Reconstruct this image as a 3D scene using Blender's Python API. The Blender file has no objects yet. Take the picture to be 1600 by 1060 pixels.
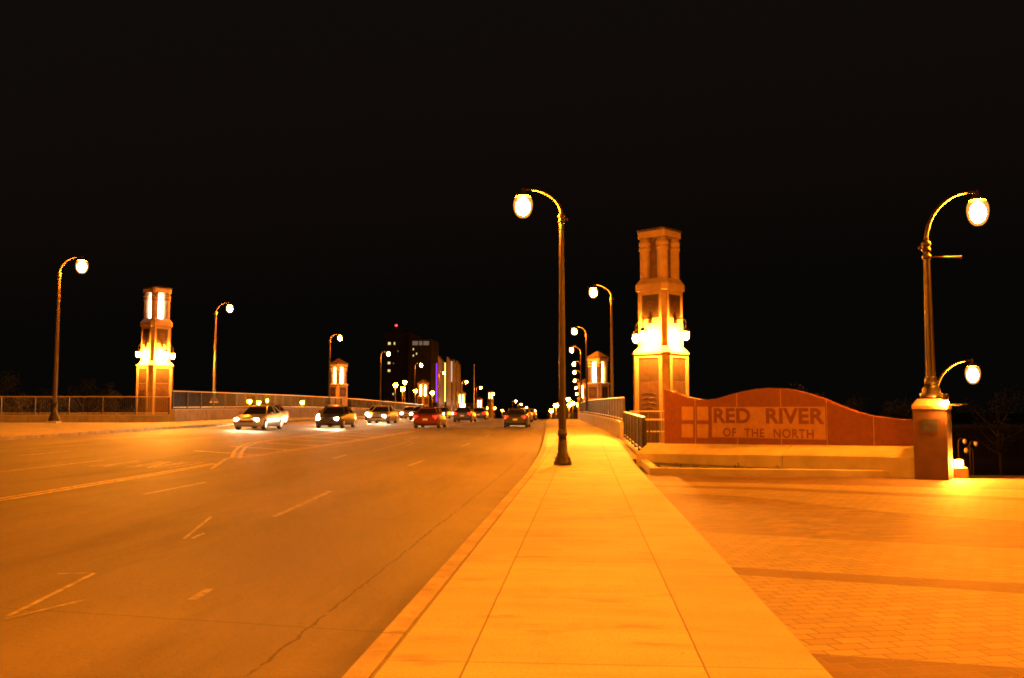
import bpy, math, random
from mathutils import Vector
R = math.radians
C = bpy.context.scene.collection
SC = bpy.context.scene
random.seed(7)

# ------------------------------------------------------------------ camera, sky, exposure
F_PX = 1446.0
PITCH = math.atan(110 / F_PX)
YAW = math.atan(113 * math.cos(PITCH) / F_PX)
EYE = Vector((0, 0, 1.65))
cd = bpy.data.cameras.new('camera'); cam = bpy.data.objects.new('camera', cd); C.objects.link(cam)
cd.sensor_width = 36; cd.lens = 36 * F_PX / 1600; cd.clip_start = 0.1; cd.clip_end = 4000
cam.location = EYE; cam.rotation_euler = (math.pi / 2 + PITCH, 0, YAW)
SC.camera = cam
W = bpy.data.worlds.new('World'); SC.world = W; W.use_nodes = True
wn = W.node_tree.nodes; wl = W.node_tree.links
sky = wn.new('ShaderNodeTexSky'); sky.sky_type = 'NISHITA'; sky.sun_disc = False
sky.sun_elevation = R(-4); sky.sun_rotation = R(200)
tint = wn.new('ShaderNodeMixRGB'); tint.blend_type = 'MULTIPLY'; tint.inputs[0].default_value = 1
tint.inputs[2].default_value = (1, .55, .30, 1)                     # sodium glow of the town in the night air
wl.new(sky.outputs[0], tint.inputs[1]); glow = wn.new('ShaderNodeMixRGB'); glow.blend_type = 'ADD'; glow.inputs[0].default_value = 1
glow.inputs[2].default_value = (.010, .009, .0075, 1)                # faint even night sky
wl.new(tint.outputs[0], glow.inputs[1]); wl.new(glow.outputs[0], wn['Background'].inputs[0])
wn['Background'].inputs[1].default_value = 0.1
SC.view_settings.view_transform = 'Standard'; SC.view_settings.look = 'None'
SC.view_settings.exposure = 1.0; SC.view_settings.gamma = 1
SC.render.engine = 'CYCLES'
SC.cycles.use_denoising = True; SC.cycles.filter_width = 1.75; SC.cycles.use_light_tree = True
SC.cycles.max_bounces = 5; SC.cycles.sample_clamp_indirect = 6
SC.cycles.caustics_reflective = False; SC.cycles.caustics_refractive = False

SODIUM = (1.0, .24, .0065)

# ------------------------------------------------------------------ measuring the photograph
ca, sa, cb, sb = math.cos(YAW), math.sin(YAW), math.cos(PITCH), math.sin(PITCH)
RIGHT = Vector((ca, sa, 0)); FWD = Vector((-sa * cb, ca * cb, sb)); UP = RIGHT.cross(FWD)
def ray(x, y): return FWD * F_PX + RIGHT * (x - 800) + UP * (530 - y)
def interp(tab, v):
    if v <= tab[0][0]: return tab[0][1]
    if v >= tab[-1][0]: return tab[-1][1]
    for i in range(len(tab) - 1):
        (x0, y0), (x1, y1) = tab[i], tab[i + 1]
        if x0 <= v <= x1:
            h = x1 - x0; t = (v - x0) / h
            def sl(k):
                if k <= 0 or k >= len(tab) - 1: return 0
                return (tab[k + 1][1] - tab[k - 1][1]) / (tab[k + 1][0] - tab[k - 1][0])
            m0, m1 = sl(i) * h, sl(i + 1) * h
            return ((2*t**3 - 3*t*t + 1)*y0 + (t**3 - 2*t*t + t)*m0 + (-2*t**3 + 3*t*t)*y1 + (t**3 - t*t)*m1)
PROF = [(-60, 0), (22, 0), (25, 0), (60, .30), (90, .42), (116, .36), (146, .08), (175, -.2), (205, -.8), (234, -1.65), (263, -2.6), (330, -4.6), (600, -5)]
def lat(X): return .017 * min(28, max(0, -X - 2))
def gz(X, Y): return interp(PROF, Y) + lat(X)                      # height of pavement beside the kerb
def shift(Y): return interp([(44, 0), (59, -.4), (89, -1.6), (116, -2.3), (150, -2.4)], Y)
def kerb_x(Y): return interp([(22, -1.52), (34, -1.66), (44, -1.95), (59, -2.5), (89, -3.75), (116, -4.6), (145, -4.95)], Y)
KL = -24.5                                                         # left kerb
def on_ground(x, y, dz=0.0):
    d = ray(x, y); t0 = None
    prev = None
    k = .002
    while k < .3:
        P = EYE + d * k; v = P.z - (gz(P.x, P.y) + dz)
        if v <= 0:
            lo, hi = prev, k
            for _ in range(30):
                m = (lo + hi) / 2; P = EYE + d * m
                if P.z - (gz(P.x, P.y) + dz) > 0: lo = m
                else: hi = m
            return EYE + d * hi
        prev = k; k *= 1.01
    return EYE + d * .1
def at(x, y, Y):                                                   # the point at depth Y seen at pixel x, y
    d = ray(x, y); return EYE + d * (Y / d.y)

# ------------------------------------------------------------------ mesh helpers
class MB:
    def __init__(s): s.v = []; s.f = []; s.mi = []; s.sm = []; s.cur = 0; s.smooth = False
    def add(s, vs, fs, smooth=None):
        o = len(s.v); s.v += [tuple(p) for p in vs]
        for f in fs: s.f.append([o + i for i in f]); s.mi.append(s.cur); s.sm.append(s.smooth if smooth is None else smooth)
    def box(s, c, d, rz=0):
        x, y, z = d[0] / 2, d[1] / 2, d[2] / 2; cz, sz = math.cos(rz), math.sin(rz); vs = []
        for k in (-z, z):
            for a, b in ((-x, -y), (x, -y), (x, y), (-x, y)):
                vs.append((c[0] + a * cz - b * sz, c[1] + a * sz + b * cz, c[2] + k))
        s.add(vs, [(3, 2, 1, 0), (4, 5, 6, 7), (0, 1, 5, 4), (1, 2, 6, 5), (2, 3, 7, 6), (3, 0, 4, 7)])
    def loft(s, rings, cap=True, smooth=None):
        n = len(rings[0]); vs = [p for r in rings for p in r]; fs = []
        for k in range(len(rings) - 1):
            for i in range(n):
                j = (i + 1) % n; fs.append((k*n + i, k*n + j, (k+1)*n + j, (k+1)*n + i))
        s.add(vs, fs, smooth)
        if cap:
            o = len(s.v) - len(vs)
            s.f.append([o + i for i in range(n)][::-1]); s.mi.append(s.cur); s.sm.append(False)
            s.f.append([o + (len(rings)-1)*n + i for i in range(n)]); s.mi.append(s.cur); s.sm.append(False)
    def lathe(s, prof, seg=16, c=(0, 0, 0), smooth=True, ph=0):
        s.loft([[(c[0] + r*math.cos(2*math.pi*i/seg + ph), c[1] + r*math.sin(2*math.pi*i/seg + ph), c[2] + z) for i in range(seg)] for r, z in prof], True, smooth)
    def tube(s, pts, rad, seg=10):
        pts = [Vector(p) for p in pts]; rings = []
        n0 = None
        for i, p in enumerate(pts):
            t = (pts[min(i+1, len(pts)-1)] - pts[max(i-1, 0)]).normalized()
            if n0 is None:
                n0 = t.cross(Vector((0, 1, 0)))
                if n0.length < .1: n0 = t.cross(Vector((1, 0, 0)))
            n0 = (n0 - t * n0.dot(t)).normalized(); b = t.cross(n0)
            r = rad[i] if isinstance(rad, (list, tuple)) else rad
            rings.append([p + n0*r*math.cos(2*math.pi*k/seg) + b*r*math.sin(2*math.pi*k/seg) for k in range(seg)])
        s.loft(rings, True, True)
    def prism(s, poly, z0, z1):
        s.loft([[(x, y, z0) for x, y in poly], [(x, y, z1) for x, y in poly]])
    def build(s, name, m, parent=None, loc=None):
        me = bpy.data.meshes.new(name); me.from_pydata(s.v, [], s.f)
        for mm in (m if isinstance(m, list) else [m]): me.materials.append(mm)
        me.polygons.foreach_set('material_index', s.mi); me.polygons.foreach_set('use_smooth', s.sm)
        import bmesh
        bm = bmesh.new(); bm.from_mesh(me); bmesh.ops.recalc_face_normals(bm, faces=bm.faces); bm.to_mesh(me); bm.free()
        me.update()
        o = bpy.data.objects.new(name, me); C.objects.link(o)
        if parent: o.parent = parent
        if loc: o.location = loc
        return o
def tag(o, label, cat, group=None):
    o['label'] = label; o['category'] = cat
    if group: o['group'] = group
    return o
def thing(name, label, cat, loc=(0, 0, 0), rz=0, group=None):
    o = bpy.data.objects.new(name, None); C.objects.link(o); o.empty_display_size = .3
    o.location = loc; o.rotation_euler = (0, 0, rz)
    return tag(o, label, cat, group)
def struct(o): o['kind'] = 'structure'; return o
def dup(root, loc, rz, label, group=None, scale=1):
    kids = {}
    for o in bpy.data.objects:
        if o.parent: kids.setdefault(o.parent.name, []).append(o)
    def rec(o, par):
        c = o.copy(); C.objects.link(c)
        if par: c.parent = par
        for k in kids.get(o.name, []): rec(k, c)
        return c
    r = rec(root, None); r.location = loc; r.rotation_euler = (0, 0, rz); r.scale = (scale,)*3
    r['label'] = label
    if group: r['group'] = group
    return r
def octa(w, c, z):
    h = w / 2
    return [(h - c, -h, z), (h, -h + c, z), (h, h - c, z), (h - c, h, z), (-h + c, h, z), (-h, h - c, z), (-h, -h + c, z), (-h + c, -h, z)]

# ------------------------------------------------------------------ materials
class NT:
    def __init__(s, name):
        s.m = bpy.data.materials.new(name); s.m.use_nodes = True; s.t = s.m.node_tree
        s.n = s.t.nodes; s.b = s.n['Principled BSDF']
        s.co = s.n.new('ShaderNodeTexCoord').outputs['Object']
    def link(s, a, b): s.t.links.new(a, b)
    def val(s, sock, v):
        if isinstance(v, (int, float)): sock.default_value = v
        elif isinstance(v, tuple): sock.default_value = v if len(v) != 3 or sock.type == 'VECTOR' else (*v, 1)
        else: s.link(v, sock)
    def math(s, op, a, b=0.0, clamp=False):
        n = s.n.new('ShaderNodeMath'); n.operation = op; n.use_clamp = clamp
        s.val(n.inputs[0], a); s.val(n.inputs[1], b); return n.outputs[0]
    def noise(s, scale, detail=4, stretch=(1, 1, 1), rough=.55):
        mp = s.n.new('ShaderNodeMapping'); mp.inputs['Scale'].default_value = stretch; s.link(s.co, mp.inputs[0])
        n = s.n.new('ShaderNodeTexNoise'); n.inputs['Scale'].default_value = scale; n.inputs['Detail'].default_value = detail
        n.inputs['Roughness'].default_value = rough
        s.link(mp.outputs[0], n.inputs['Vector']); return n.outputs['Fac']
    def ramp(s, fac, a, b, lo=.35, hi=.65):
        r = s.n.new('ShaderNodeMapRange'); r.inputs[1].default_value = lo; r.inputs[2].default_value = hi; s.link(fac, r.inputs[0])
        return s.mix(r.outputs[0], a, b)
    def rng(s, fac, lo, hi, a=0.0, b=1.0):
        r = s.n.new('ShaderNodeMapRange'); r.inputs[1].default_value = lo; r.inputs[2].default_value = hi
        r.inputs[3].default_value = a; r.inputs[4].default_value = b; s.link(fac, r.inputs[0]); return r.outputs[0]
    def mix(s, f, a, b, mode='MIX'):
        n = s.n.new('ShaderNodeMixRGB'); n.blend_type = mode
        s.val(n.inputs[0], f); s.val(n.inputs[1], a); s.val(n.inputs[2], b); return n.outputs[0]
    def xyz(s):
        n = s.n.new('ShaderNodeSeparateXYZ'); s.link(s.co, n.inputs[0]); return n.outputs
    def line(s, coord, pos, half, wob=None):                          # 1 on a joint at coord = pos
        d = s.math('SUBTRACT', coord, pos)
        if wob is not None: d = s.math('ADD', d, wob)
        d = s.math('ABSOLUTE', d); return s.math('LESS_THAN', d, half)
    def lines(s, coord, period, off, half, wob=None):
        d = s.math('ADD', coord, off)
        if wob is not None: d = s.math('ADD', d, wob)
        d = s.math('PINGPONG', d, period / 2); return s.math('LESS_THAN', d, half)
    def done(s, col, rough=.8, bump=None, bs=.2, metal=0, dist=.02):
        s.val(s.b.inputs['Base Color'], col); s.val(s.b.inputs['Roughness'], rough); s.b.inputs['Metallic'].default_value = metal
        if bump is not None:
            bn = s.n.new('ShaderNodeBump'); bn.inputs['Strength'].default_value = bs; bn.inputs['Distance'].default_value = dist
            s.link(bump, bn.inputs['Height']); s.link(bn.outputs[0], s.b.inputs['Normal'])
        return s.m
def scale(c, k): return tuple(v * k for v in c)
def plain(name, c, rough=.7, sc=3.0, var=.25, metal=0, bs=.15):
    t = NT(name); n = t.noise(sc, 6); return t.done(t.ramp(n, scale(c, 1 - var), scale(c, 1 + var)), rough, t.noise(sc * 12, 3), bs, metal)
def emit(name, c, k):
    t = NT(name); t.b.inputs['Base Color'].default_value = (.02, .02, .02, 1)
    t.b.inputs['Emission Color'].default_value = (*c, 1); t.b.inputs['Emission Strength'].default_value = k; return t.m

# concrete sidewalk: two long joints, cross joints, blotches and cross streaks
t = NT('sidewalk_concrete'); X, Y, Z = t.xyz()
big = t.noise(.7, 5); fine = t.noise(40, 4); streak = t.noise(1.6, 4, (.25, 2.2, 1))
col = t.ramp(big, (.32, .30, .24), (.43, .40, .33)); col = t.mix(t.rng(streak, .4, .62, 0, .6), col, (.46, .43, .36))
col = t.mix(t.rng(t.noise(2.3, 3, (.5, 1.3, 1)), .60, .70, 0, .6), col, (.19, .15, .11))
col = t.mix(t.rng(fine, .45, .7, 0, .45), col, (.2, .17, .14))
spk = t.n.new('ShaderNodeTexVoronoi'); spk.inputs['Scale'].default_value = 1.7; t.link(t.co, spk.inputs['Vector'])
col = t.mix(t.rng(spk.outputs['Distance'], .02, .03, .8, 0), col, (.07, .05, .04))
wob = t.math('MULTIPLY', t.math('SUBTRACT', t.noise(3, 3), .5), .012)
cell = t.math('ADD', t.math('MULTIPLY', t.math('FLOOR', t.math('DIVIDE', t.math('ADD', Y, -2.12), 4.05)), 3.7), t.math('ADD', t.math('GREATER_THAN', X, -.775), t.math('GREATER_THAN', X, .76)))
wnz = t.n.new('ShaderNodeTexWhiteNoise'); wnz.noise_dimensions = '1D'; t.link(cell, wnz.inputs['W'])
col = t.mix(t.math('MULTIPLY', wnz.outputs['Value'], .38), col, (.23, .19, .15))
stain = t.noise(.9, 6, (1, .6, 1), .7); col = t.mix(t.rng(stain, .54, .68, 0, .35), col, (.20, .16, .125))
jl = t.math('MAXIMUM', t.line(X, -.775, .007, wob), t.line(X, .76, .007, wob))
jl = t.math('MAXIMUM', jl, t.line(X, -1.318, .012, wob))
jl = t.math('MAXIMUM', jl, t.lines(Y, 4.05, -2.12, .006, wob))
SIDEWALK = t.done(t.mix(t.math('MULTIPLY', jl, .8), col, (.09, .06, .04)), .78, t.math('SUBTRACT', fine, jl), .22)
# concrete road: slab joints, cracked gutter joint, tyre polish, specks
t = NT('road_concrete'); X, Y, Z = t.xyz()
big = t.noise(.35, 6, (1, .4, 1)); fine = t.noise(30, 5); trk = t.noise(1.0, 3, (1.4, .04, 1))
col = t.ramp(big, (.102, .086, .067), (.148, .125, .1)); col = t.mix(t.rng(trk, .4, .6, 0, .5), col, (.12, .10, .08))
col = t.mix(t.rng(fine, .45, .68, 0, .6), col, (.075, .062, .05))
gut = t.math('MULTIPLY', t.rng(X, -2.15, -1.6, 0, .75), t.rng(t.noise(1.3, 5), .35, .6, .35, 1)); col = t.mix(gut, col, (.055, .042, .03))
oil = t.noise(.6, 5, (1.1, .12, 1), .65); col = t.mix(t.rng(oil, .5, .64, 0, .65), col, (.075, .06, .047))
pale = t.noise(.5, 5, (.8, .2, 1), .6); col = t.mix(t.rng(pale, .52, .66, 0, .6), col, (.18, .15, .12))
spk = t.n.new('ShaderNodeTexVoronoi'); spk.inputs['Scale'].default_value = 2.1; t.link(t.co, spk.inputs['Vector'])
col = t.mix(t.rng(spk.outputs['Distance'], .025, .035, .85, 0), col, (.03, .025, .02))
wob = t.math('MULTIPLY', t.math('SUBTRACT', t.noise(5, 6), .5), .11)
wob2 = t.math('MULTIPLY', t.math('SUBTRACT', t.noise(1.2, 5), .5), .1)
jl = t.math('MULTIPLY', t.line(X, -2.27, .014, wob), t.rng(t.noise(1.5, 4), .36, .42))
jl2 = t.lines(t.math('ADD', Y, t.math('MULTIPLY', X, .12)), 7.3, -.05, .011, wob2)
jl3 = t.math('MULTIPLY', t.line(X, -8.8, .01, wob2), t.rng(t.noise(1.1, 4), .4, .5))
jl = t.math('MAXIMUM', t.math('MAXIMUM', jl, t.math('MULTIPLY', jl2, .7)), jl3)
ROAD = t.done(t.mix(t.math('MULTIPLY', jl, .85), col, (.035, .028, .02)), t.rng(big, .3, .7, .62, .8), t.math('SUBTRACT', fine, jl), .25)
t = NT('kerb_concrete'); X, Y, Z = t.xyz(); n = t.noise(2.5, 6); wob = t.math('MULTIPLY', t.math('SUBTRACT', t.noise(4, 3), .5), .02)
col = t.ramp(n, (.24, .20, .165), (.34, .30, .25)); jl = t.lines(Y, 3.05, -.8, .012, wob)
ed = t.rng(t.noise(6, 5), .58, .66)
KERB = t.done(t.mix(t.math('MULTIPLY', ed, .4), t.mix(t.math('MULTIPLY', jl, .7), col, (.07, .05, .04)), (.13, .09, .06)), .8, t.noise(35, 4), .3)
def paver(name, a, b, mortar, var):
    t = NT(name)
    mp = t.n.new('ShaderNodeMapping'); mp.inputs['Rotation'].default_value = (0, 0, R(-14)); t.link(t.co, mp.inputs[0])
    br = t.n.new('ShaderNodeTexBrick'); br.offset = .5; br.squash = 1
    br.inputs['Scale'].default_value = 1; br.inputs['Brick Width'].default_value = .235; br.inputs['Row Height'].default_value = .155
    br.inputs['Mortar Size'].default_value = .006; br.inputs['Mortar Smooth'].default_value = .2; br.inputs['Bias'].default_value = 0
    br.inputs['Color1'].default_value = (*a, 1); br.inputs['Color2'].default_value = (*b, 1); br.inputs['Mortar'].default_value = (*mortar, 1)
    t.link(mp.outputs[0], br.inputs['Vector'])
    col = t.mix(t.rng(t.noise(1.1, 5), .4, .65, 0, var), br.outputs['Color'], scale(a, .6))
    col = t.mix(t.rng(t.noise(50, 4), .4, .7, 0, .3), col, scale(b, .7))
    bp = t.math('ADD', t.math('MULTIPLY', br.outputs['Fac'], -1.6), t.math('MULTIPLY', t.noise(45, 4), .35))
    return t.done(col, .75, bp, .6, 0, .015)
PAVE_L = paver('light_paver', (.285, .228, .165), (.21, .162, .115), (.07, .05, .035), .35)
PAVE_D = paver('dark_paver', (.14, .08, .05), (.108, .062, .04), (.175, .115, .075), .35)
PAVE_M = paver('mottled_paver', (.235, .14, .092), (.105, .072, .055), (.07, .05, .035), .7)
t = NT('riverbank_soil'); n = t.noise(.2, 8)
SOIL = t.done(t.ramp(n, (.02, .018, .012), (.05, .042, .028)), .95, t.noise(5, 6), .6)
t = NT('river_water'); WATER = t.done((.01, .012, .012), .08, t.noise(1.2, 4), .25)
STONE = plain('cream_stone', (.33, .225, .15), .8, 2.5, .14)
BROWN = plain('brown_panel', (.05, .03, .017), .6, 4, .2)
MEDAL = plain('dark_bronze_disc', (.09, .05, .035), .5, 5, .3)
ORANGE = plain('tan_panel', (.085, .042, .024), .7, 4, .15)
ROOF = plain('dark_roof_metal', (.06, .035, .03), .5, 2, .2)
BLACK = plain('black_painted_metal', (.024, .017, .013), .4, 4, .25, .3)
POLE = plain('brown_pole_paint', (.03, .019, .013), .4, 4, .25, .35)
RAILM = plain('bronze_rail_metal', (.028, .021, .017), .42, 4, .25, .4)
RAILT = plain('bright_rail_cap', (.55, .46, .38), .35, 4, .12, .25)
t = NT('parapet_concrete'); n = t.noise(1.4, 6); st = t.noise(3.0, 4, (1, 1, .15))
col = t.ramp(n, (.24, .2, .16), (.33, .28, .23)); col = t.mix(t.rng(st, .5, .7, 0, .4), col, (.15, .115, .085))
PARA = t.done(col, .85, t.noise(30, 4), .3)
GRANITE = plain('red_granite', (.15, .040, .018), .55, 6, .14)
GRAN_D = plain('carved_letter_granite', (.135, .036, .018), .65, 6, .1)
SIGN_L = plain('rubbed_stone_panel', (.30, .155, .09), .7, 5, .12)
JOINT = plain('pale_joint_filler', (.34, .2, .12), .8, 3, .1)
BENCH = plain('smooth_cast_concrete', (.36, .31, .25), .8, 2.2, .12)
PED = plain('pedestal_stone', (.085, .036, .02), .75, 3, .12)
TILE = plain('slate_tile', (.03, .028, .04), .5, 5, .2)
PAD = plain('grout_pad', (.36, .31, .25), .85, 4, .15)
LEAF_S = plain('planter_leaf', (.05, .045, .02), .7, 3, .3)
t = NT('yellow_road_paint'); YEL = t.done(t.ramp(t.noise(6, 6), (.16, .13, .08), (.5, .36, .08), .38, .6), .6)
t = NT('white_road_paint'); WHI = t.done(t.ramp(t.noise(7, 6), (.15, .13, .105), (.36, .34, .3), .42, .68), .6)
def amber(name, k):
    t = NT(name); tr = t.n.new('ShaderNodeBsdfTransparent'); em = t.n.new('ShaderNodeEmission'); em.inputs[0].default_value = (1, .36, .05, 1); em.inputs[1].default_value = k
    ad = t.n.new('ShaderNodeMixShader'); ad.inputs[0].default_value = .35
    t.link(tr.outputs[0], ad.inputs[1]); t.link(em.outputs[0], ad.inputs[2]); t.link(ad.outputs[0], t.n['Material Output'].inputs['Surface']); return t.m
SHELL = amber('amber_glow_shell', 1.0)  # shell emits amber itself, imitating a glow ring round the bulb
GLOBE = emit('sodium_globe', SODIUM, 3000)
GLOBE_N = emit('sodium_wall_globe', (1, .285, .02), 4000)
GLOBE_F = emit('far_sodium_globe', SODIUM, 500)
SLOT = emit('fluorescent_tube_light', (1, .96, .72), 9)
SLOT_W = emit('warm_tube_light', (1, .66, .2), 16)
DARKGLASS = plain('unlit_lantern_glass', (.10, .055, .035), .4, 3, .2)
SPOTW = emit('white_flood_lens', (1, .9, .65), 400)

# ------------------------------------------------------------------ ground, road, pavements
def frange(a, b, s):
    n = max(1, round((b - a) / s)); return [a + (b - a) * i / n for i in range(n + 1)]
YS = frange(-20, 44, 4) + frange(47, 170, 3)[0:] + frange(176, 330, 7) + [360, 420, 600]
def sheet(mb, left, right, dz, ys, nx=1):
    for k in range(len(ys) - 1):
        for i in range(nx):
            q = []
            for (yy, u) in ((ys[k], i / nx), (ys[k], (i + 1) / nx), (ys[k+1], (i + 1) / nx), (ys[k+1], i / nx)):
                l, r = left(yy), right(yy); x = l + (r - l) * u
                q.append((x, yy, gz(x, yy) + dz))
            mb.add(q, [(0, 1, 2, 3)])
m = MB(); sheet(m, lambda y: KL, kerb_x, -.15, YS, 12); struct(m.build('road', ROAD))
def side_right(y): return 1.52 if y < 30.4 else (1.78 if y < 45.9 else 1.75 + shift(y))
YSW = sorted(YS + [30.39, 30.41, 45.9, 45.95])
YSW = [y for y in YSW if y <= 245]
m = MB(); sheet(m, lambda y: kerb_x(y) + .19, side_right, 0, YSW, 3); struct(m.build('sidewalk', SIDEWALK))
m = MB(); sheet(m, lambda y: -46 if y < 61 else -29.05, lambda y: KL - .19, 0, sorted([y for y in YS if y <= 330] + [61, 61.02]), 4); struct(m.build('sidewalk', PARA))
def kerb_strip(xa, xb):
    m = MB(); ys = [y for y in sorted(YS) if y <= 330]
    rings = []
    for y in ys:
        a, b = xa(y), xb(y); z = gz(a, y) + .002
        rings.append([(a, y, z - .4), (b, y, z - .4), (b, y, z), (a + (.02 if a < b else -.02), y, z), (a, y, z - .02)])
    m.loft(rings); return struct(m.build('kerb', KERB))
kerb_strip(kerb_x, lambda y: kerb_x(y) + .185)
kerb_strip(lambda y: KL, lambda y: KL - .185)

# paved plaza on the right, bands of dark and light pavers between curves
curves = [
    [(1015, 742), (1430, 747), (1600, 749)],
    [(1025, 752), (1300, 758), (1600, 766)],
    [(1030, 758), (1200, 762), (1400, 770), (1600, 778)],
    [(1035, 761.5), (1200, 766), (1400, 775), (1600, 783)],
    [(1042, 771), (1140, 774), (1250, 785), (1380, 800), (1600, 815)],
    [(1092, 831), (1300, 843), (1600, 858)],
    [(1143, 886), (1300, 896), (1600, 912)],
    [(1160, 899), (1350, 911), (1600, 928)],
    [(1266, 1021), (1600, 1044)]]
XS = frange(1.52, 14, .52)
def curve_y(px):
    w = [on_ground(*p) for p in px]; out = []
    for x in XS:
        k = 0
        while k < len(w) - 2 and x > w[k+1].x: k += 1
        a, b = w[k], w[k+1]; sl = (b.y - a.y) / (b.x - a.x)
        if x > w[-1].x: out.append(w[-1].y + (x - w[-1].x) * max(-.45, sl))
        else: out.append(a.y + (x - a.x) * sl)
    return out
CY = [curve_y(c) for c in curves] + [[-14] * len(XS)]
for k in range(1, len(CY)):
    CY[k] = [min(v, CY[k-1][i] - .12) for i, v in enumerate(CY[k])]
m = MB(); band = [1, 0, 1, 0, 2, 0, 1, 0, 1]
for k in range(len(band)):
    m.cur = band[k]
    sub = 4 if k == 8 else 1
    for i in range(len(XS) - 1):
        m.add([(XS[i], CY[k][i], 0), (XS[i+1], CY[k][i+1], 0), (XS[i+1], CY[k+1][i+1], 0), (XS[i], CY[k+1][i], 0)], [(3, 2, 1, 0)])
m.cur = 1
for i in range(len(XS) - 1):
    m.add([(XS[i], CY[0][i], 0), (XS[i+1], CY[0][i+1], 0), (XS[i+1], CY[0][i+1], -1.9), (XS[i], CY[0][i], -1.9)], [(0, 1, 2, 3)])
struct(m.build('plaza', [PAVE_L, PAVE_D, PAVE_M]))

def smooth(v, a, b):
    t = min(1, max(0, (v - a) / (b - a))); return t * t * (3 - 2 * t)
def terrain(X, Y):
    z = min(gz(X, Y), gz(-2, Y) + .5) - .5
    if X > 1.4 and X < 10 and 22.6 < Y < 47: z = -.06
    r = smooth(X, 9.4, 11) * smooth(Y, 20.5, 22.2); z = z * (1 - r) + -1.75 * r
    l = smooth(-X, 46, 60) * smooth(Y, 40, 70); z = z * (1 - l) + -4 * l
    v = smooth(Y, 50, 66) * (1 - smooth(Y, 152, 172)); z = z * (1 - v) + -8 * v
    if Y > 172: z = min(z, gz(-10, Y) - .6)
    return z
gx = [-900, -400, -200, -120, -80, -65] + frange(-60, -30, 5)[0:] + [-26, -20, -14, -8, -4, -1, 1.45, 2.5, 4, 6, 8, 9, 9.4, 9.8, 10.2, 10.6, 11, 12.5, 15, 20, 30, 45, 70, 120, 250, 500, 900]
gy = [-60, -20, 0, 10, 18, 20.5, 21, 21.4, 21.8, 22.2, 22.55, 22.65, 25, 30, 36, 42, 46.9, 48] + frange(50, 66, 2) + [75, 90, 110, 130, 150, 156, 162, 168, 174, 190, 220, 260, 330, 450, 700, 1200, 2500]
m = MB(); m.smooth = True
m.add([(x, y, terrain(x, y)) for y in gy for x in gx], [(j*len(gx)+i, j*len(gx)+i+1, (j+1)*len(gx)+i+1, (j+1)*len(gx)+i) for j in range(len(gy)-1) for i in range(len(gx)-1)])
struct(m.build('ground', SOIL))
m = MB(); m.add([(-900, 64, -7.2), (900, 64, -7.2), (900, 156, -7.2), (-900, 156, -7.2)], [(0, 1, 2, 3)]); struct(m.build('river', WATER))
m = MB(); rings = []
for y in frange(51, 170, 4):
    a, b = -29.9, 2.25 + shift(y)
    rings.append([(a, y, gz(a, y) - 1.5), (b, y, gz(b, y) - 1.5), (b, y, gz(b, y) - .1), (kerb_x(y) + .3, y, gz(-2, y) - .22), (KL, y, gz(KL, y) - .22), (a, y, gz(a, y) - .1)])
m.loft(rings); struct(m.build('bridge_deck', PARA))

# ------------------------------------------------------------------ road markings
def paint(mb, pts, w, dz=-.146):
    pts = [Vector((p[0], p[1])) for p in pts]; out = []
    for i in range(len(pts) - 1):
        n = max(1, int((pts[i+1] - pts[i]).length / 3))
        out += [pts[i].lerp(pts[i+1], k / n) for k in range(n)]
    out.append(pts[-1]); q = []
    for i, p in enumerate(out):
        d = (out[min(i+1, len(out)-1)] - out[max(i-1, 0)]).normalized(); nrm = Vector((-d.y, d.x)) * w / 2
        q.append((p + nrm, p - nrm))
    for i in range(len(q) - 1):
        mb.add([(a.x, a.y, gz(a.x, a.y) + dz) for a in (q[i][0], q[i][1], q[i+1][1], q[i+1][0])], [(0, 1, 2, 3)])
def g(x, y): p = on_ground(x, y, -.15); return (p.x, p.y)
m = MB()
a, b = g(0, 781), g(318, 728)
for off in (-.11, .11):
    paint(m, [(a[0] + off, -15), (a[0] + off, a[1]), (b[0] + off, b[1]), (b[0] + off, b[1] + 1)], .11)
nose = [g(362, 716), g(366, 706), g(374, 698), g(392, 692), g(420, 688)]
for off in (0, .28): paint(m, [(p[0] + off, p[1]) for p in nose], .13)
far = g(420, 688); near = g(372, 715)
xl = far[0]; xr = near[0]
paint(m, [far, (xl - .3, 80), (xl - 1.3, 150), (xl - 1.3, 240)], .12)
paint(m, [(xl + .3, far[1]), (xl, 80), (xl - 1, 150)], .12)
paint(m, [near, (xr + .6, 46), (xr + .6, 80), (xr - .6, 150), (xr - .6, 240)], .12)
paint(m, [(near[0] + .28, near[1]), (xr + .88, 46), (xr + .88, 80), (xr - .3, 150)], .12)
for k in range(7):
    y0 = near[1] + 1.2 + k * 3.4
    paint(m, [(xl + .4, y0 + 1.8), (xr + .5, y0)], .25)
m.build('yellow_marking', YEL); struct(bpy.data.objects['yellow_marking'])
m = MB()
d0, d1 = g(428, 808), g(516, 768); paint(m, [d0, d1], .11)
e0, e1 = g(300, 938), g(327, 921); paint(m, [e0, e1], .09)
f0, f1 = g(520, 717), g(541, 711); paint(m, [f0, f1], .12)
for y0 in (28, 40, 52, 64, 76, 90, 104): paint(m, [(-5.35 + shift(y0), y0), (-5.35 + shift(y0 + 3), y0 + 3)], .11)
for y0 in (18, 46, 58, 70, 84): paint(m, [(-8.75 + shift(y0), y0), (-8.75 + shift(y0 + 3), y0 + 3)], .11)
for y0 in frange(6, 120, 12): paint(m, [(-18.2, y0), (-18.2, y0 + 3)], .11); paint(m, [(-21.3, y0), (-21.3, y0 + 3)], .11)
for P in ([(0, 738), (165, 719)], [(330, 733), (352, 718), (372, 712)]): paint(m, [g(*p) for p in P], .11)
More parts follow.
